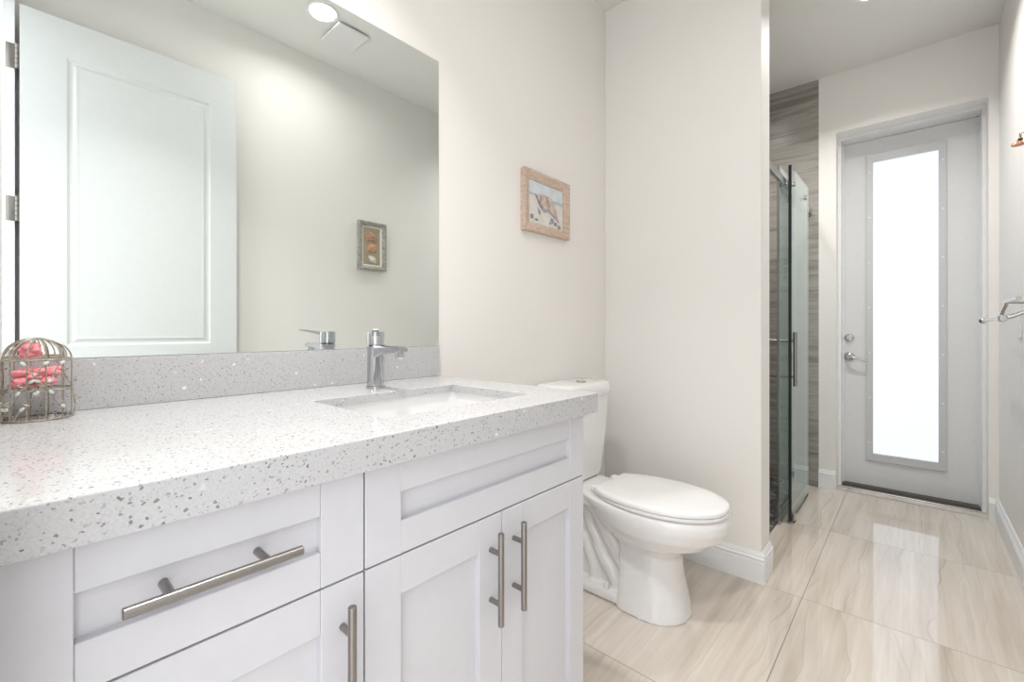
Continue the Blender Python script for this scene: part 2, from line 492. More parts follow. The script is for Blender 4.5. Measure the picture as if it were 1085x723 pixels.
# far door: frame, slab, glass
bm = bmesh.new()
box(bm, 3.74, 3.949, DO1 - .016, DO1 + .004, 0, DOZ + .004); box(bm, 3.74, 3.949, DO0 - .004, DO0 + .016, 0, DOZ + .004); box(bm, 3.7402, 3.948, DO0 + .002, DO1 - .002, DOZ - .018, DOZ + .003)
box(bm, 3.845, XD - .002, DO1 - .022, DO1 - .016, 0, DOZ - .018); box(bm, 3.845, XD - .002, DO0 + .016, DO0 + .020, 0, DOZ - .018)
struct('trim_2', bm, M['trim'], 'white jamb of the frosted glass door', 'trim')
SY0, SY1, SZ = DO0 + .018, DO1 - .018, DOZ - .020
GY0, GY1, GZ0, GZ1 = -0.146, 0.246, 0.181, 2.232   # lite frame, outer
PY0, PY1, PZ0, PZ1 = -0.110, 0.210, 0.232, 2.181   # pane
bm = bmesh.new()
box(bm, XD, XD + .044, SY0, GY0 + .01, .012, SZ); box(bm, XD, XD + .044, GY1 - .01, SY1, .012, SZ)
box(bm, XD, XD + .044, GY0 + .01, GY1 - .01, .012, GZ0 + .01); box(bm, XD, XD + .044, GY0 + .01, GY1 - .01, GZ1 - .01, SZ)
d2 = struct('door_2', bm, M['extdoor'], 'white exterior door with one tall frosted glass pane', 'door')
bm = bmesh.new()
def ringboard(bm, y0, y1, z0, z1, w_y, w_zb, w_zt, x0, x1, bev=.003):
    box(bm, x0, x1, y0, y0 + w_y, z0, z1, bev); box(bm, x0, x1, y1 - w_y, y1, z0, z1, bev)
    box(bm, x0, x1, y0 + w_y - bev, y1 - w_y + bev, z0, z0 + w_zb, bev); box(bm, x0, x1, y0 + w_y - bev, y1 - w_y + bev, z1 - w_zt, z1, bev)
ringboard(bm, GY0, GY1, GZ0, GZ1, .037, .051, .051, XD - .012, XD + .02)
lf = obj('glass_frame', bm, M['lite'], d2)
for k in range(7):
    z = GZ0 + .12 + k * (GZ1 - GZ0 - .24) / 6
    for y in (GY0 + .018, GY1 - .018):
        bm = bmesh.new(); cyl(bm, (XD - .0145, y, z), (XD - .011, y, z), .006, 12, .001); obj('screw_cap', bm, M['plastic'], lf, True)
bm = bmesh.new(); box(bm, XD + .008, XD + .016, PY0 - .004, PY1 + .004, PZ0 - .004, PZ1 + .004)
obj('frosted_pane', bm, M['pane'], d2)
bm = bmesh.new(); lathe(bm, [(.026, 0), (.027, .006), (.022, .014), (.013, .016), (.012, .024)], (XD, .337, 1.004), (-1, 0, 0)); box(bm, XD - .034, XD - .022, .334, .340, .990, 1.018, .002)
obj('deadbolt', bm, M['satin'], d2, True)
bm = bmesh.new(); lathe(bm, [(.029, 0), (.030, .006), (.024, .016), (.013, .02), (.012, .045)], (XD, .337, .875), (-1, 0, 0))
tube(bm, [(XD - .042, .342, .876), (XD - .05, .325, .876), (XD - .052, .30, .868), (XD - .05, .27, .857), (XD - .046, .236, .846)], [.011, .0105, .008, .007, .006], 12)
obj('lever_handle', bm, M['satin'], d2, True)
bm = bmesh.new(); box(bm, 3.74, 3.93, DO0 + .001, DO1 - .001, 0.0, .006, .002); box(bm, 3.80, XD + .03, DO0 + .017, DO1 - .017, .004, .011, .002)
obj('threshold', bm, M['bronze'], d2)
bm = bmesh.new(); box(bm, 3.735, 3.752, DO0 + .001, DO1 - .001, 0.0, .008, .003); obj('threshold_nosing', bm, M['satin'], d2)

# entry door leaf, folded back against the right wall (seen in the mirror)
LX0, LX1, LY0, LY1, LZ1 = .022, .798, -.288, -.253, 2.372
def panel_face(bm, z0, z1, y, s):
    x0, x1 = LX0 + .135, LX1 - .118
    steps = [(0, 0), (.010, -.007), (.018, -.007), (.030, -.001), (.040, -.002)]
    rings = []
    for i, d in steps:
        rings.append([Vector(p) for p in ((x0 + i, y + s * d, z0 + i), (x1 - i, y + s * d, z0 + i), (x1 - i, y + s * d, z1 - i), (x0 + i, y + s * d, z1 - i))])
    v = loft(bm, rings, cap=False); bm.faces.new(v[-1])
    return x0, x1
PANELS = ((.20, .80), (.99, 2.215))
bm = bmesh.new()
x0, x1 = LX0 + .135, LX1 - .118
for s, y in ((1, LY1), (-1, LY0)):
    for z0, z1 in PANELS: panel_face(bm, z0, z1, y, s)
    for a, b_, c, d in ((LX0, x0, .012, LZ1), (x1, LX1, .012, LZ1), (x0, x1, .012, PANELS[0][0]), (x0, x1, PANELS[0][1], PANELS[1][0]), (x0, x1, PANELS[1][1], LZ1)):
        bm.faces.new([bm.verts.new(p) for p in ((a, y, c), (b_, y, c), (b_, y, d), (a, y, d))])
for q in (((LX0, LY0, .012), (LX0, LY1, .012), (LX0, LY1, LZ1), (LX0, LY0, LZ1)), ((LX1, LY0, .012), (LX1, LY1, .012), (LX1, LY1, LZ1), (LX1, LY0, LZ1)),
          ((LX0, LY0, LZ1), (LX1, LY0, LZ1), (LX1, LY1, LZ1), (LX0, LY1, LZ1)), ((LX0, LY0, .012), (LX1, LY0, .012), (LX1, LY1, .012), (LX0, LY1, .012))):
    bm.faces.new([bm.verts.new(p) for p in q])
bmesh.ops.remove_doubles(bm, verts=list(bm.verts), dist=.0002)
d1 = struct('door_1', bm, M['door'], 'white two panel entry door folded open, seen in the mirror', 'door')
for z in (.30, .93, 1.547, 2.16):
    bm = bmesh.new()
    box(bm, -.016, .009, -.2705, -.2675, z - .050, z + .050, .001)
    for k in range(5): cyl(bm, (.0145, -.262, z - .050 + k * .0202), (.0145, -.262, z - .050 + k * .0202 + .0192), .0062, 12, .0008)
    box(bm, .009, .023, -.2665, -.2645, z - .050, z + .050)
    obj('hinge', bm, M['nickel'], d1, True)
bm = bmesh.new(); lathe(bm, [(.030, 0), (.030, .007), (.012, .012), (.011, .045)], (.735, LY1, .88), (0, 1, 0)); tube(bm, [(.74, LY1 + .046, .88), (.70, LY1 + .05, .88), (.63, LY1 + .048, .88)], [.011, .009, .007], 12)
obj('lever_handle', bm, M['satin'], d1, True)

# ------------------------------------------------------------------ ceiling lights, real and added
def downlight(x, y, label, w=LAMP_W, spread=135):
    t = thing('recessed_downlight', label, 'ceiling light', (x, y, HC), 'round recessed ceiling lights')
    bm = bmesh.new(); lathe(bm, [(.066, 0), (.066, -.004), (.076, -.006), (.080, -.002), (.080, 0)], (x, y, HC), n=40, cap=False); obj('trim_ring', bm, M['trim'], t, True)
    bm = bmesh.new(); lathe(bm, [(.066, 0), (.065, -.003), (.04, -.0045)], (x, y, HC), n=40); obj('lens', bm, M['lens'], t, True)
    ld = bpy.data.lights.new('downlight_lamp', 'AREA'); ld.shape = 'DISK'; ld.size = .12; ld.energy = w; ld.color = LAMP_COL; ld.spread = math.radians(spread)
    lo = bpy.data.objects.new('downlight_lamp', ld); C.objects.link(lo); lo.parent = t; lo.location = (0, 0, -.009)
    return t
downlight(1.10, .095, 'glowing round downlight reflected at the top of the mirror', LAMP_W * .5, 160)
downlight(2.85, .15, 'round downlight in the hall ceiling before the frosted glass door', LAMP_W * 1.5)
downlight(.36, .66, 'unseen round downlight added to brighten the stone countertop', LAMP_W * 1.35, 100)  # out of view, added to brighten the countertop from above
downlight(2.90, .86, 'unseen round downlight added to light the shower behind the glass', LAMP_W * .8)  # added fill, hidden by the partition; lifts the dark shower interior
t = thing('exhaust_fan', 'square white exhaust fan cover on the ceiling, reflected in the mirror', 'exhaust fan', (1.275, .0, HC))
bm = bmesh.new(); box(bm, 1.205, 1.355, -.085, .085, HC - .012, HC); obj('housing', bm, M['plastic'], t)
bm = bmesh.new(); box(bm, 1.185, 1.365, -.105, .105, HC - .020, HC - .010, .003); obj('cover', bm, M['plastic'], t)

# ------------------------------------------------------------------ vanity
ZC, ZCB, YF, XC = .9038, .856, .5852, .9696
FY = .611                       # front plane of the cabinet fronts
HX0, HX1, HY0, HY1 = .441, .843, .695, .986    # sink cut-out
bm = bmesh.new()
outer = [(XW, YF), (XC, YF), (XC, YM), (XW, YM)]; inner = [(HX0, HY0), (HX1, HY0), (HX1, HY1), (HX0, HY1)]
pocket = [(HX0 - .04, HY0 - .04), (HX1 + .04, HY0 - .04), (HX1 + .04, HY1 + .04), (HX0 - .04, HY1 + .04)]
loops = [(outer, ZC), (inner, ZC), (inner, ZC - .020), (pocket, ZC - .020), (pocket, ZCB), (outer, ZCB), (outer, ZC)]
for (la, za), (lb, zb_) in zip(loops[:-1], loops[1:]):
    for i in range(4):
        j = (i + 1) % 4
        bm.faces.new([bm.verts.new(p) for p in ((*la[i], za), (*la[j], za), (*lb[j], zb_), (*lb[i], zb_))])
bmesh.ops.remove_doubles(bm, verts=list(bm.verts), dist=.0002)
bmesh.ops.recalc_face_normals(bm, faces=list(bm.faces))
ed = [e for e in bm.edges if all(abs(v.co.z - ZC) < 1e-4 for v in e.verts) and len(e.link_faces) == 2 and any(abs(f.normal.z) < .5 for f in e.link_faces)]
bmesh.ops.bevel(bm, geom=ed, offset=.0018, segments=2, profile=.5, affect='EDGES')
tag(obj('countertop', bm, M['quartz']), 'white grey-speckled quartz countertop with a sink cut-out', 'countertop')
bm = bmesh.new(); box(bm, XW, XC, 1.1993, YM, ZC, 1.0035, .0015)
tag(obj('backsplash', bm, M['quartz']), 'low speckled quartz backsplash strip under the mirror', 'backsplash')

def shaker(bm, x0, x1, z0, z1, sl, sr, rt, rb):
    y0, y1 = FY, FY + .019
    b = .001
    box(bm, x0, x0 + sl - .0003, y0, y1, z0, z1, b, 1); box(bm, x1 - sr + .0003, x1, y0, y1, z0, z1, b, 1)
    box(bm, x0 + sl, x1 - sr, y0 + .0003, y1, z1 - rt, z1, b, 1); box(bm, x0 + sl, x1 - sr, y0 + .0003, y1, z0, z0 + rb, b, 1)
    box(bm, x0 + sl - .003, x1 - sr + .003, y0 + .012, y1 - .001, z0 + rb - .003, z1 - rt + .003)
def bar_handle(parent, c, vertical):
    bm = bmesh.new(); x, z = c; yb = .583
    ax = Vector((0, 0, 1)) if vertical else Vector((1, 0, 0)); p = Vector((x, yb, z))
    cyl(bm, p - ax * .088, p + ax * .088, .006, 20, .0008)
    for s in (-1, 1): cyl(bm, p + ax * .048 * s, p + ax * .048 * s + Vector((0, FY + (.0 if vertical else .0125) - yb, 0)), .005, 16)
    return obj('bar_handle', bm, M['nickel'], parent, True)
def cabinet(x0, x1, label):
    t = thing('vanity_cabinet', label, 'cabinet', ((x0 + x1) / 2, .9, 0))
    bm = bmesh.new(); yb = YM - .001; y0 = FY + .0195
    box(bm, x0, x0 + .018, y0, yb, .10, ZCB, .001); box(bm, x1 - .018, x1, y0, yb, .10, ZCB, .001)
    box(bm, x0 + .018, x1 - .018, y0, yb, .10, .118); box(bm, x0 + .018, x1 - .018, yb - .01, yb, .118, ZCB)
    box(bm, x0 + .018, x1 - .018, y0, y0 + .018, .82, ZCB); box(bm, x0 + .018, x1 - .018, y0, y0 + .018, .685, .715)
    obj('carcass', bm, M['cab'], t)
    bm = bmesh.new(); box(bm, x0 + .002, x1 - .002, FY + .075, FY + .09, 0, .10); obj('toe_kick', bm, M['cab'], t)
    return t
ZT, ZM0, ZM1, ZD0 = .850, .7015, .6985, .112
t = cabinet(-.019, .3515, 'left white shaker cabinet with one drawer over one door')
bm = bmesh.new(); shaker(bm, -.018, .3505, ZM0, ZT, .059, .065, .049, .050); dr = obj('drawer', bm, M['cab'], t)
bar_handle(dr, (.161, .778), False)
bm = bmesh.new(); shaker(bm, -.018, .3505, ZD0, ZM1, .059, .065, .0615, .0615); dr = obj('door', bm, M['cab'], t)
bar_handle(dr, (.317, .586), True)
t = cabinet(.3525, .9465, 'wide white shaker sink cabinet with two doors and a false drawer front')
bm = bmesh.new(); shaker(bm, .3535, .9455, ZM0, ZT, .063, .058, .049, .053); obj('drawer_front', bm, M['cab'], t)
bm = bmesh.new(); shaker(bm, .3535, .6510, ZD0, ZM1, .063, .063, .0615, .0615); dr = obj('door', bm, M['cab'], t)
bar_handle(dr, (.619, .586), True)
bm = bmesh.new(); shaker(bm, .6530, .9455, ZD0, ZM1, .061, .060, .0615, .0615); dr = obj('door', bm, M['cab'], t)
bar_handle(dr, (.686, .586), True)

# undermount sink
t = thing('sink', 'white rectangular undermount sink set in the quartz countertop', 'sink', ((HX0 + HX1) / 2, (HY0 + HY1) / 2, .70))
bm = bmesh.new()
x0, x1, y0, y1 = HX0 - .006, HX1 + .006, HY0 - .006, HY1 + .006
zt = ZC - .0205
rings = [rrect(x0 - .02, x1 + .02, y0 - .02, y1 + .02, .03, zt), rrect(x0, x1, y0, y1, .02, zt), rrect(x0 + .003, x1 - .003, y0 + .003, y1 - .003, .022, .82),
         rrect(x0 + .012, x1 - .012, y0 + .012, y1 - .012, .03, .745), rrect(x0 + .03, x1 - .03, y0 + .03, y1 - .03, .03, .732), rrect(x0 + .17, x1 - .17, y0 + .12, y1 - .12, .01, .726)]
out = [rrect(x0 + .16, x1 - .16, y0 + .11, y1 - .11, .02, .710), rrect(x0 - .005, x1 + .005, y0 - .005, y1 + .005, .03, .725), rrect(x0 - .012, x1 + .012, y0 - .012, y1 + .012, .03, .84), rrect(x0 - .02, x1 + .02, y0 - .02, y1 + .02, .03, zt - .012)]
loft(bm, [out[0]] + out[1:] + rings, cap=True)
obj('basin', bm, M['porcelain'], t, True)
bm = bmesh.new(); lathe(bm, [(.024, .0), (.025, .003), (.018, .004), (.014, .002)], ((x0 + x1) / 2, (y0 + y1) / 2 + .04, .7275)); obj('drain', bm, M['chrome'], t, True)

# faucet
fx, fy = .652, 1.076
t = thing('faucet', 'chrome single lever faucet standing behind the sink', 'faucet', (fx, fy, ZC))
bm = bmesh.new(); lathe(bm, [(.0255, 0), (.0255, .005), (.0225, .008), (.0215, .10), (.0225, .104), (.0225, .112), (.020, .1135)], (fx, fy, ZC), n=40); obj('body', bm, M['chrome'], t, True)
bm = bmesh.new()
sp = []
for y, hw, z0, z1 in ((fy - .012, .016, .080, .118), (fy - .035, .015, .090, .116), (fy - .075, .0145, .098, .114), (fy - .118, .0145, .098, .114), (fy - .128, .0125, .100, .112)):
    sp.append([Vector((fx + a, y, ZC + b_)) for a, b_ in ((-hw, z0 + .003), (-hw + .003, z0), (hw - .003, z0), (hw, z0 + .003), (hw, z1 - .003), (hw - .003, z1), (-hw + .003, z1), (-hw, z1 - .003))])
loft(bm, sp); so = obj('spout', bm, M['chrome'], t, True, 30)
bm = bmesh.new(); lathe(bm, [(.0115, .02), (.0115, -.006), (.009, -.009), (.007, -.007)], (fx, fy - .112, ZC + .092)); obj('aerator', bm, M['chrome'], so, True)
bm = bmesh.new(); lathe(bm, [(.020, .114), (.0228, .116), (.0228, .146), (.021, .150), (.012, .151)], (fx, fy, ZC), n=40)
dv = Vector((-.53, -.85, 0)).normalized(); sd = Vector((-dv.y, dv.x, 0))
rg = []
for q, hw, z0, z1 in ((.0, .0105, .138, .149), (.02, .010, .140, .150), (.055, .0085, .1475, .1535), (.092, .0075, .1535, .1575), (.096, .006, .155, .1575)):
    p = Vector((fx, fy, ZC)) + dv * q
    rg.append([p + sd * a + Vector((0, 0, b_)) for a, b_ in ((-hw, z0), (hw, z0), (hw, z1), (-hw, z1))])
loft(bm, rg); obj('lever', bm, M['chrome'], t, True, 30)

# mirror
bm = bmesh.new(); box(bm, XW + .002, .9775, YM - .006, YM, 1.0042, 1.9785, .0008, 1)
tag(obj('wall_mirror', bm, M['mirror']), 'large frameless mirror on the wall above the backsplash', 'mirror')

# ------------------------------------------------------------------ toilet
TX = 1.655
t = thing('toilet', 'white two piece toilet with closed lid beside the vanity', 'toilet', (TX, .85, 0))
def egg(front, back, w, wy, bw, z, n=20, p=2.3):
    right = []
    for k in range(n + 1):
        u = k / n; right.append((w - (w - bw) * u ** p, wy + (back - wy) * u))
    right.reverse()
    for k in range(1, n + 1):
        a = PI / 2 * k / n; right.append((w * math.cos(a) ** .92, wy - (wy - front) * math.sin(a)))
    pts = [Vector((TX + x, y, z)) for x, y in right]
    pts += [Vector((TX - x, y, z)) for x, y in reversed(right[:-1])]
    return pts
bm = bmesh.new()
loft(bm, [egg(.655, .84, .085, .74, .07, .16), egg(.645, .86, .095, .74, .07, .225), egg(.598, .90, .125, .74, .075, .262), egg(.538, .93, .157, .73, .08, .290), egg(.497, .96, .177, .73, .09, .325), egg(.480, .98, .184, .73, .10, .362), egg(.478, .99, .184, .73, .12, .385), egg(.484, .99, .180, .73, .125, .402), egg(.494, .985, .172, .73, .12, .407)])
b2 = bmesh.new(); loft(b2, [egg(.612, .85, .126, .745, .112, 0, p=6), egg(.617, .848, .122, .745, .108, .03, p=6), egg(.640, .845, .107, .745, .100, .14, p=6), egg(.654, .845, .100, .745, .098, .26, p=6), egg(.66, .84, .098, .745, .09, .30, p=6)]); merge(bm, b2)
box(bm, TX - .058, TX + .058, .80, 1.165, .0, .38)
box(bm, TX - .108, TX + .108, .78, 1.17, .0, .042, .012, 3)
box(bm, TX - .120, TX + .120, .90, 1.195, .352, .407, .012, 3)
for s in (-1, 1):
    x = TX + s * .055
    pts = [(x, 1.13, .345), (x, 1.06, .345), (x, 1.015, .325), (x, 1.000, .285), (x, .985, .245), (x, .963, .212), (x, .955, .175), (x, .935, .14), (x, .905, .112), (x, .885, .075), (x, .868, .03)]
    tube(bm, pts, [.026] * 11, 14)
    tube(bm, [(x, 1.06, .22), (x, 1.03, .195), (x, 1.01, .15), (x, .985, .10), (x, .975, .04)], .020, 12)
    tube(bm, [(x + s * .01, .985, .36), (x + s * .01, .940, .315), (x + s * .008, .900, .24), (x + s * .006, .862, .18), (x + s * .004, .835, .12)], [.03, .034, .034, .03, .025], 14)
bo = obj('bowl', bm, M['porcelain'], t, True, 180)
md = bo.modifiers.new('remesh', 'REMESH'); md.mode = 'VOXEL'; md.voxel_size = .0045; md.use_smooth_shade = True
md = bo.modifiers.new('smooth', 'SMOOTH'); md.factor = .5; md.iterations = 7
bm = bmesh.new()
loft(bm, [egg(.488, .945, .175, .725, .110, .4085), egg(.481, .945, .181, .725, .112, .411), egg(.481, .945, .181, .725, .112, .4195), egg(.484, .944, .178, .725, .110, .421)]); obj('seat', bm, M['seat'], t, True, 50)
bm = bmesh.new()
loft(bm, [egg(.489, .940, .171, .725, .116, .423, p=2.7), egg(.482, .942, .178, .725, .120, .4245, p=2.7), egg(.482, .942, .178, .725, .120, .434, p=2.7), egg(.486, .940, .175, .725, .118, .4385, p=2.7), egg(.515, .925, .152, .725, .098, .442, p=2.7), egg(.59, .87, .09, .72, .055, .444, p=2.7)]); obj('seat_lid', bm, M['seat'], t, True, 50)
for s in (-1, 1):
    bm = bmesh.new(); box(bm, TX + s * .078 - .018, TX + s * .078 + .018, .938, .975, .404, .432, .006); cyl(bm, (TX + s * .098, .956, .421), (TX + s * .105, .956, .421), .006, 12); obj('hinge', bm, M['seat'], t, True)
    bm = bmesh.new(); lathe(bm, [(.011, .04), (.011, .056), (.008, .064), (.003, .066)], (TX + s * .088, .905, 0), n=16); obj('bolt_cap', bm, M['porcelain'], t, True)
def tank_ring(hw, y0, y1, z, r=.045):
    return rrect(TX - hw, TX + hw, y0, y1, min(r, (y1 - y0) / 2 - .002), z, 8)
bm = bmesh.new()
loft(bm, [tank_ring(.135, 1.065, 1.195, .407), tank_ring(.150, 1.056, 1.205, .415), tank_ring(.157, 1.052, 1.208, .45), tank_ring(.172, 1.038, 1.21, .62), tank_ring(.180, 1.030, 1.21, .771)]); obj('tank', bm, M['porcelain'], t, True)
bm = bmesh.new()
loft(bm, [tank_ring(.184, 1.025, 1.212, .768, .06), tank_ring(.190, 1.018, 1.214, .772, .065), tank_ring(.191, 1.017, 1.214, .800, .065), tank_ring(.189, 1.019, 1.214, .818, .065), tank_ring(.181, 1.027, 1.208, .828, .06), tank_ring(.160, 1.045, 1.19, .832, .05)]); obj('tank_lid', bm, M['porcelain'], t, True, 60)
bm = bmesh.new(); lathe(bm, [(.024, .0), (.024, .003), (.020, .0045), (.019, .003), (.010, .0035)], (TX, 1.083, .832)); obj('flush_button', bm, M['chrome'], t, True)

# ------------------------------------------------------------------ shower enclosure
t = thing('shower_enclosure', 'sliding clear glass shower door and panel between partition and tile wall', 'shower door', (2.94, .53, 0))
def pane(name, x0, x1, y0, y1, z0, z1):
    bm = bmesh.new(); box(bm, x0, x1, y0, y1, z0, z1, .001, 1); return obj(name, bm, M['glass'], t)
pane('fixed_panel', 2.787, XF - .004, .548, .557, .012, 1.955)
sl = pane('sliding_panel', 2.838, 3.375, .503, .512, .022, 1.958)
bm = bmesh.new(); box(bm, XB2, XF, .522, .540, 1.842, 1.880, .002); obj('top_rail', bm, M['satin'], t)
bm = bmesh.new(); box(bm, 2.832, 2.8385, .500, .515, .022, 1.958, .001); obj('edge_seal', bm, M['dark'], sl)
bm = bmesh.new(); box(bm, 2.838, 3.375, .504, .511, .010, .0225, .001); obj('bottom_seal', bm, M['dark'], sl)
bm = bmesh.new(); box(bm, 2.780, 2.7872, .546, .559, .012, 1.955, .001); obj('edge_strip', bm, M['satin'], t)
bm = bmesh.new(); box(bm, 2.787, XF, .545, .560, .004, .014, .002); obj('bottom_channel', bm, M['satin'], t)
for x in (2.92, 3.27):
    bm = bmesh.new(); cyl(bm, (x, .494, 1.873), (x, .541, 1.873), .014, 20, .002); cyl(bm, (x, .516, 1.888), (x, .546, 1.888), .024, 24, .003); obj('roller', bm, M['satin'], sl, True)
bm = bmesh.new(); cyl(bm, (3.52, .520, 1.861), (3.52, .565, 1.861), .014, 20, .002); obj('rail_bolt', bm, M['satin'], t, True)
bm = bmesh.new(); cyl(bm, (2.84, .520, 1.861), (2.84, .565, 1.861), .014, 20, .002); obj('rail_bolt', bm, M['satin'], t, True)
bm = bmesh.new()
for y in (.488, .640): cyl(bm, (2.864, y, .748), (2.864, y, 1.045), .0095, 20, .001)
for z in (.80, .998): cyl(bm, (2.864, .488, z), (2.864, .640, z), .007, 16)
obj('bar_handle', bm, M['nickel'], sl, True)
bm = bmesh.new(); box(bm, 2.86, 2.90, .490, .500, 0, .05, .002); box(bm, 2.86, 2.90, .515, .525, 0, .05, .002); box(bm, 2.86, 2.90, .490, .525, 0, .012, .002); obj('floor_guide', bm, M['satin'], t)

# ------------------------------------------------------------------ driftwood picture on the mirror wall
def frame_y(bm, x0, x1, z0, z1, w, y0, y1, inner_drop, face):
    """mitred frame on a wall of constant y; y0 wall side, y1 front"""
    prof = [(0, y0), (0, y1), (w * .25, y1), (w * .75, y1 + (y0 - y1) * inner_drop), (w, y1 + (y0 - y1) * (inner_drop + .15)), (w, y0)]
    rings = []
    for cx, cz, sx, sz in ((x0, z0, 1, 1), (x1, z0, -1, 1), (x1, z1, -1, -1), (x0, z1, 1, -1)):
        rings.append([Vector((cx + sx * d, y, cz + sz * d)) for d, y in prof])
    loft(bm, rings + [rings[0]], cap=False)
PX0, PX1, PZa, PZb = 1.412, 1.736, 1.476, 1.733
t = thing('framed_picture', 'framed seashell watercolour in a whitewashed driftwood frame above the toilet', 'picture', ((PX0 + PX1) / 2, YM, PZa))
bm = bmesh.new(); frame_y(bm, PX0, PX1, PZa, PZb, .038, YM, YM - .024, .25, -1); obj('frame', bm, M['wood'], t)
bm = bmesh.new()
ya = YM - .010
ax0, ax1, az0, az1 = PX0 + .036, PX1 - .036, PZa + .036, PZb - .036
def P2(u, v): return (ax0 + u * (ax1 - ax0), az0 + v * (az1 - az0))
layer = [0]
def poly(pts, mi):
    layer[0] += 1
    y = ya - .00015 * layer[0]
    f = bm.faces.new([bm.verts.new((P2(u, v)[0], y, P2(u, v)[1])) for u, v in pts]); f.material_index = mi
poly([(0, 0), (1, 0), (1, 1), (0, 1)], 2)
poly([(0, .66), (1, .62), (1, 1), (0, 1)], 0)
poly([(0, .64), (.3, .66), (.7, .60), (1, .60), (1, .68), (.6, .68), (0, .72)], 1)
poly([(.16, .72), (.24, .70), (.40, .74), (.50, .74), (.56, .66), (.62, .50), (.52, .34), (.40, .32), (.28, .46)], 3)
poly([(.52, .74), (.60, .75), (.72, .62), (.80, .44), (.86, .20), (.70, .30), (.54, .42)], 3)
poly([(.18, .70), (.22, .68), (.30, .46), (.42, .33), (.56, .36), (.70, .28), (.88, .16), (.86, .22), (.72, .33), (.56, .44), (.44, .42), (.33, .50)], 4)
poly([(.48, .74), (.55, .72), (.60, .52), (.55, .46), (.52, .60)], 4)
poly([(.30, .52), (.34, .50), (.36, .66), (.33, .70)], 4)
poly([(.24, .42), (.34, .34), (.34, .24), (.28, .26)], 4)
for cx, cy, rx, ry in ((.10, .16, .05, .06), (.22, .11, .05, .03), (.66, .18, .05, .07), (.76, .12, .05, .05), (.87, .07, .05, .05), (.60, .10, .03, .03)):
    poly([(cx + rx * math.cos(a * PI / 5), cy + ry * math.sin(a * PI / 5)) for a in range(10)], 5)
obj('painting', bm, [M['p_sky'], M['p_sea'], M['p_sand'], M['p_pink'], M['p_lilac'], M['p_grey']], t)

# shell shadow box on the right wall, seen in the mirror
QX0, QX1, QZ0, QZ1 = 1.539, 1.746, 1.463, 1.790
t = thing('shell_shadow_box', 'pewter shadow box with three seashells, seen in the mirror', 'picture', ((QX0 + QX1) / 2, YR, QZ0))
bm = bmesh.new(); frame_y(bm, QX0, QX1, QZ0, QZ1, .030, YR, YR + .030, .25, 1)
fr = obj('frame', bm, M['pewter'], t)
bm = bmesh.new()
for k in range(34):
    z = QZ0 + .018 + k * (QZ1 - QZ0 - .036) / 33
    for x in (QX0 + .010, QX1 - .010): ball(bm, (x, YR + .030, z), .0042, u=8, v=6)
for k in range(20):
    x = QX0 + .018 + k * (QX1 - QX0 - .036) / 19
    for z in (QZ0 + .010, QZ1 - .010): ball(bm, (x, YR + .030, z), .0042, u=8, v=6)
obj('beading', bm, M['pewter'], fr, True)
bm = bmesh.new(); frame_y(bm, QX0 + .028, QX1 - .028, QZ0 + .028, QZ1 - .028, .010, YR, YR + .018, .1, 1); obj('mat', bm, M['mat'], t)
bm = bmesh.new(); box(bm, QX0 + .03, QX1 - .03, YR + .001, YR + .006, QZ0 + .03, QZ1 - .03); obj('backing', bm, M['burlap'], t)
cx, w = (QX0 + QX1) / 2, .044
# wide bivalve with ribs
bm = bmesh.new()
def fan(bm, c, rx, rz, a0, a1, ribs, depth, n=48):
    c = Vector(c)
    for s in range(n):
        pass
    rows = []
    for j in range(7):
        q = j / 6
        row = []
        for i in range(n + 1):
            a = a0 + (a1 - a0) * i / n
            rib = 1 + .045 * math.cos(ribs * 2 * PI * i / n) * q
            h = depth * math.sin(PI * min(1, .12 + q * .88)) * (.55 + .45 * math.sin(PI * i / n)) + .0015 * math.cos(ribs * 2 * PI * i / n) * q
            row.append(bm.verts.new((c.x + rx * q * rib * math.cos(a), c.y + max(h, 0), c.z + rz * q * rib * math.sin(a))))
        rows.append(row)
    for a, b_ in zip(rows[:-1], rows[1:]):
        for i in range(n): bm.faces.new((a[i], a[i + 1], b_[i + 1], b_[i]))
fan(bm, (cx, YR + .0062, 1.672), .047, .056, -.25, PI + .25, 11, .016)
ball(bm, (cx, YR + .012, 1.672), .012, (1.6, .6, .8)); obj('bivalve_shell', bm, M['shell_pink'], t, True)
bm = bmesh.new(); fan(bm, (cx + .004, YR + .0062, 1.600), .036, .050, -.12, PI + .12, 9, .017)
ball(bm, (cx + .004, YR + .011, 1.597), .009, (1.7, .6, .9)); obj('scallop_shell', bm, M['shell_coral'], t, True)
bm = bmesh.new(); rot = Matrix.Rotation(math.radians(38), 3, 'Y')
for k, (s, r) in enumerate(((-.030, .006), (-.022, .011), (-.012, .017), (.0, .022), (.013, .020), (.026, .014), (.036, .008))):
    p = rot @ Vector((s, 0, 0)); ball(bm, (cx + p.x, YR + .014, 1.540 + p.z), r, (.62, .55, 1.05), rot)
obj('whelk_shell', bm, M['shell_white'], t, True)

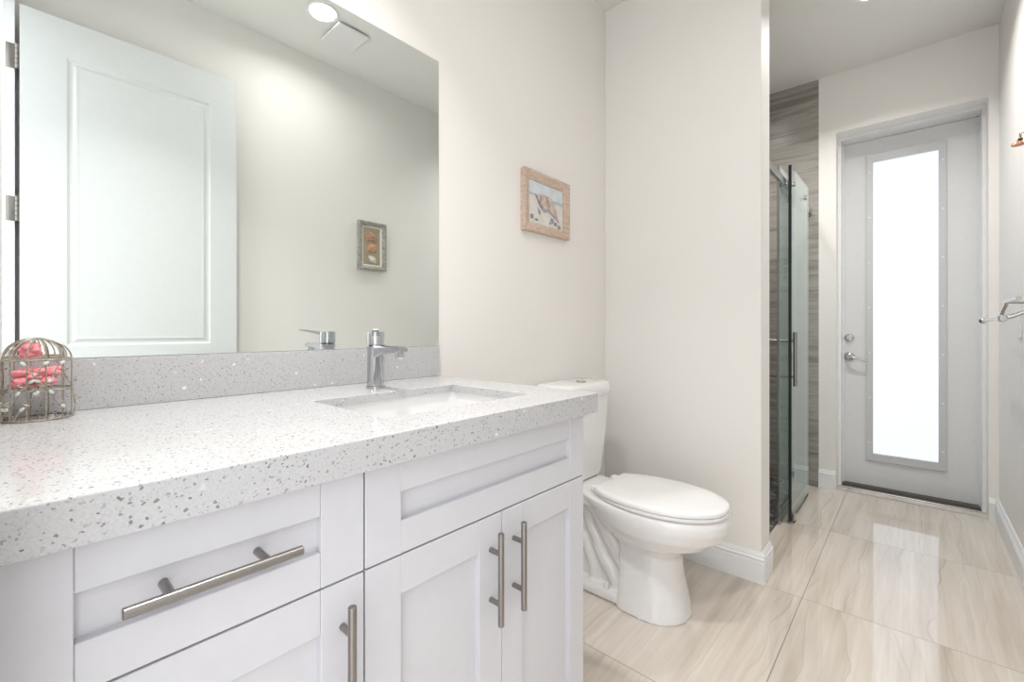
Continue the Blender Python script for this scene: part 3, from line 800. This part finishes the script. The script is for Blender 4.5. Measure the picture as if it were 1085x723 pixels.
# ------------------------------------------------------------------ wire birdcage with pink petals
gx, gy, gr = .0315, 1.148, .0435
t = thing('wire_birdcage', 'small grey wire birdcage basket standing on the countertop', 'ornament', (gx, gy, ZC))
def circ(r, z, n=40): return [(gx + r * math.cos(2 * PI * k / n), gy + r * math.sin(2 * PI * k / n), z) for k in range(n)]
for z in (ZC + .0016, ZC + .052, ZC + .104):
    bm = bmesh.new(); tube(bm, circ(gr, z), .0016, 8, closed=True); obj('ring', bm, M['wire'], t, True)
def bottom_grid(z):
    bm = bmesh.new()
    for k in range(-3, 4):
        d = k * .0115; h = math.sqrt(gr ** 2 - d ** 2)
        tube(bm, [(gx + d, gy - h, z), (gx + d, gy + h, z)], .0009, 6)
    return bm
obj('floor_grid', bottom_grid(ZC + .0018), M['wire'], t, True)
obj('shelf_grid', bottom_grid(ZC + .0525), M['wire'], t, True)
for k in range(12):
    a = 2 * PI * (k + .35) / 12
    bm = bmesh.new(); c, s = math.cos(a), math.sin(a)
    tube(bm, [(gx + gr * c, gy + gr * s, ZC + .001), (gx + gr * c, gy + gr * s, ZC + .104)], .0011, 6)
    obj('wire_bar', bm, M['wire'], t, True)
    bm = bmesh.new(); pts = []
    for j in range(9):
        q = PI / 2 * j / 8; pts.append((gx + gr * math.cos(q) * c, gy + gr * math.cos(q) * s, ZC + .104 + .036 * math.sin(q)))
    tube(bm, pts, .0011, 6); obj('dome_wire', bm, M['wire'], t, True)
rnd = random.Random(4)
for k in range(6):                   # twining vines outside the bars
    a0 = rnd.uniform(3.4, 6.4) if k else 5.6; z0 = ZC + .004
    pts = [(gx + (gr + .003) * math.cos(a0 + j * .085 * (1 if k % 2 else -1)), gy + (gr + .003) * math.sin(a0 + j * .085 * (1 if k % 2 else -1)), z0 + j * .0062 + .003 * math.sin(j)) for j in range(17)]
    bm = bmesh.new(); tube(bm, pts, .0010, 6)
    for j in (4, 8, 12):
        p = Vector(pts[j]); out = Vector((p.x - gx, p.y - gy, 0)).normalized(); sd = Vector((-out.y, out.x, 0))
        tube(bm, [p + sd * (.008 * math.sin(q * .6)) * (1 - q / 12) + out * (.007 * (1 - math.cos(q * .6))) * (1 - q / 14) + Vector((0, 0, .0010 * q)) for q in range(11)], .0008, 6)
    vo = obj('vine', bm, M['wire'], t, True)
    for j in (3, 7, 11, 15):
        p = Vector(pts[j]); out = Vector((p.x - gx, p.y - gy, 0)).normalized(); ang = math.atan2(out.y, out.x)
        rot = Matrix.Rotation(ang, 3, 'Z') @ Matrix.Rotation(rnd.uniform(-1, 1), 3, 'X')
        bm = bmesh.new(); ball(bm, p + out * .003, .0044, (.25, 1.0, .62), rot, 10, 6); obj('leaf', bm, M['leaf'], vo, True)
# pink petals: a crumpled bundle on the shelf and a tuft under the dome
def crumple(name, c, sx, sy, sz, seed, label, n=16):
    r = random.Random(seed); bm = bmesh.new()
    for k in range(n):
        rot = Matrix.Rotation(r.uniform(0, PI), 3, 'Z') @ Matrix.Rotation(r.uniform(-.7, .7), 3, 'X')
        p = Vector((c[0] + r.uniform(-1, 1) * sx, c[1] + r.uniform(-1, 1) * sy, c[2] + r.uniform(-1, 1) * sz))
        ball(bm, p, .0105, (1.25, .8, .55), rot, 10, 7)
    return tag(obj(name, bm, M['pink'], smooth=True), label, 'decoration')
crumple('petal_bundle', (gx, gy, ZC + .073), .025, .024, .012, 2, 'bundle of pink crepe petals on the shelf inside the wire birdcage', 40)
crumple('petal_tuft', (gx - .010, gy - .008, ZC + .119), .005, .006, .008, 5, 'small pink petal tuft under the dome of the wire birdcage', 9)

# ------------------------------------------------------------------ right wall fittings
t = thing('towel_rack', 'brushed metal double towel rack on the right wall', 'towel rack', (2.49, YR, 1.09))
yb, zb = -.243, 1.102
bm = bmesh.new(); cyl(bm, (3.13, yb, zb), (2.50, yb, zb), .0065, 16); obj('lower_bar', bm, M['satin'], t, True)
bm = bmesh.new(); ball(bm, (3.135, yb, zb), .014); obj('end_knob', bm, M['satin'], t, True)
bm = bmesh.new(); cyl(bm, (2.535, yb, zb), (2.455, yb, zb), .013, 18, .003)
tube(bm, [(2.47, yb - .005, zb + .002), (2.465, yb - .03, zb + .010), (2.46, yb - .06, zb + .026), (2.455, YR, zb + .05)], [.009, .008, .008, .009], 12)
tube(bm, [(2.51, yb, zb + .008), (2.50, yb - .006, zb + .03), (2.485, yb - .012, zb + .052), (2.48, yb - .012, zb + .062)], .005, 10)
obj('bracket', bm, M['satin'], t, True)
bm = bmesh.new(); cyl(bm, (2.49, yb - .010, zb + .062), (2.20, yb - .010, zb + .062), .007, 16); cyl(bm, (2.485, yb - .010, zb + .062), (2.455, YR, zb + .055), .007, 14)
obj('upper_bar', bm, M['satin'], t, True)
bm = bmesh.new(); lathe(bm, [(.028, 0), (.028, .006), (.02, .01)], (2.455, YR, zb + .052), (0, 1, 0)); obj('wall_plate', bm, M['satin'], t, True)
t = thing('light_switch', 'white switch plate on the right wall near the frosted glass door', 'switch', (2.945, YR, 1.02))
bm = bmesh.new(); box(bm, 2.91, 2.98, YR, YR + .006, 1.022, 1.137, .002); obj('plate', bm, M['plastic'], t)
bm = bmesh.new(); box(bm, 2.929, 2.961, YR + .004, YR + .009, 1.047, 1.112, .0015); obj('rocker', bm, M['plastic'], t)
t = thing('hanging_ornament', 'small copper ornament hung high on the right wall, cut by the photo edge', 'ornament', (2.845, YR, 1.83))
ox, oy = 2.838, YR + .014
bm = bmesh.new(); cyl(bm, (ox, YR, 1.888), (ox, oy + .004, 1.888), .002, 10); ball(bm, (ox, oy + .004, 1.888), .0035); obj('nail', bm, M['satin'], t, True)
bm = bmesh.new(); tube(bm, [(ox + .013 * math.cos(2 * PI * k / 24), oy, 1.877 + .013 * math.sin(2 * PI * k / 24)) for k in range(24)], .0025, 8, closed=True); obj('ring', bm, M['copper'], t, True)
bm = bmesh.new(); ball(bm, (ox, oy, 1.862), .008, (1.2, 1, .8)); obj('bead', bm, M['dark'], t, True)
bm = bmesh.new(); lathe(bm, [(.003, .0), (.011, -.003), (.017, -.011), (.019, -.020), (.017, -.021), (.007, -.017)], (ox, oy + .008, 1.858)); obj('bell', bm, M['copper'], t, True)
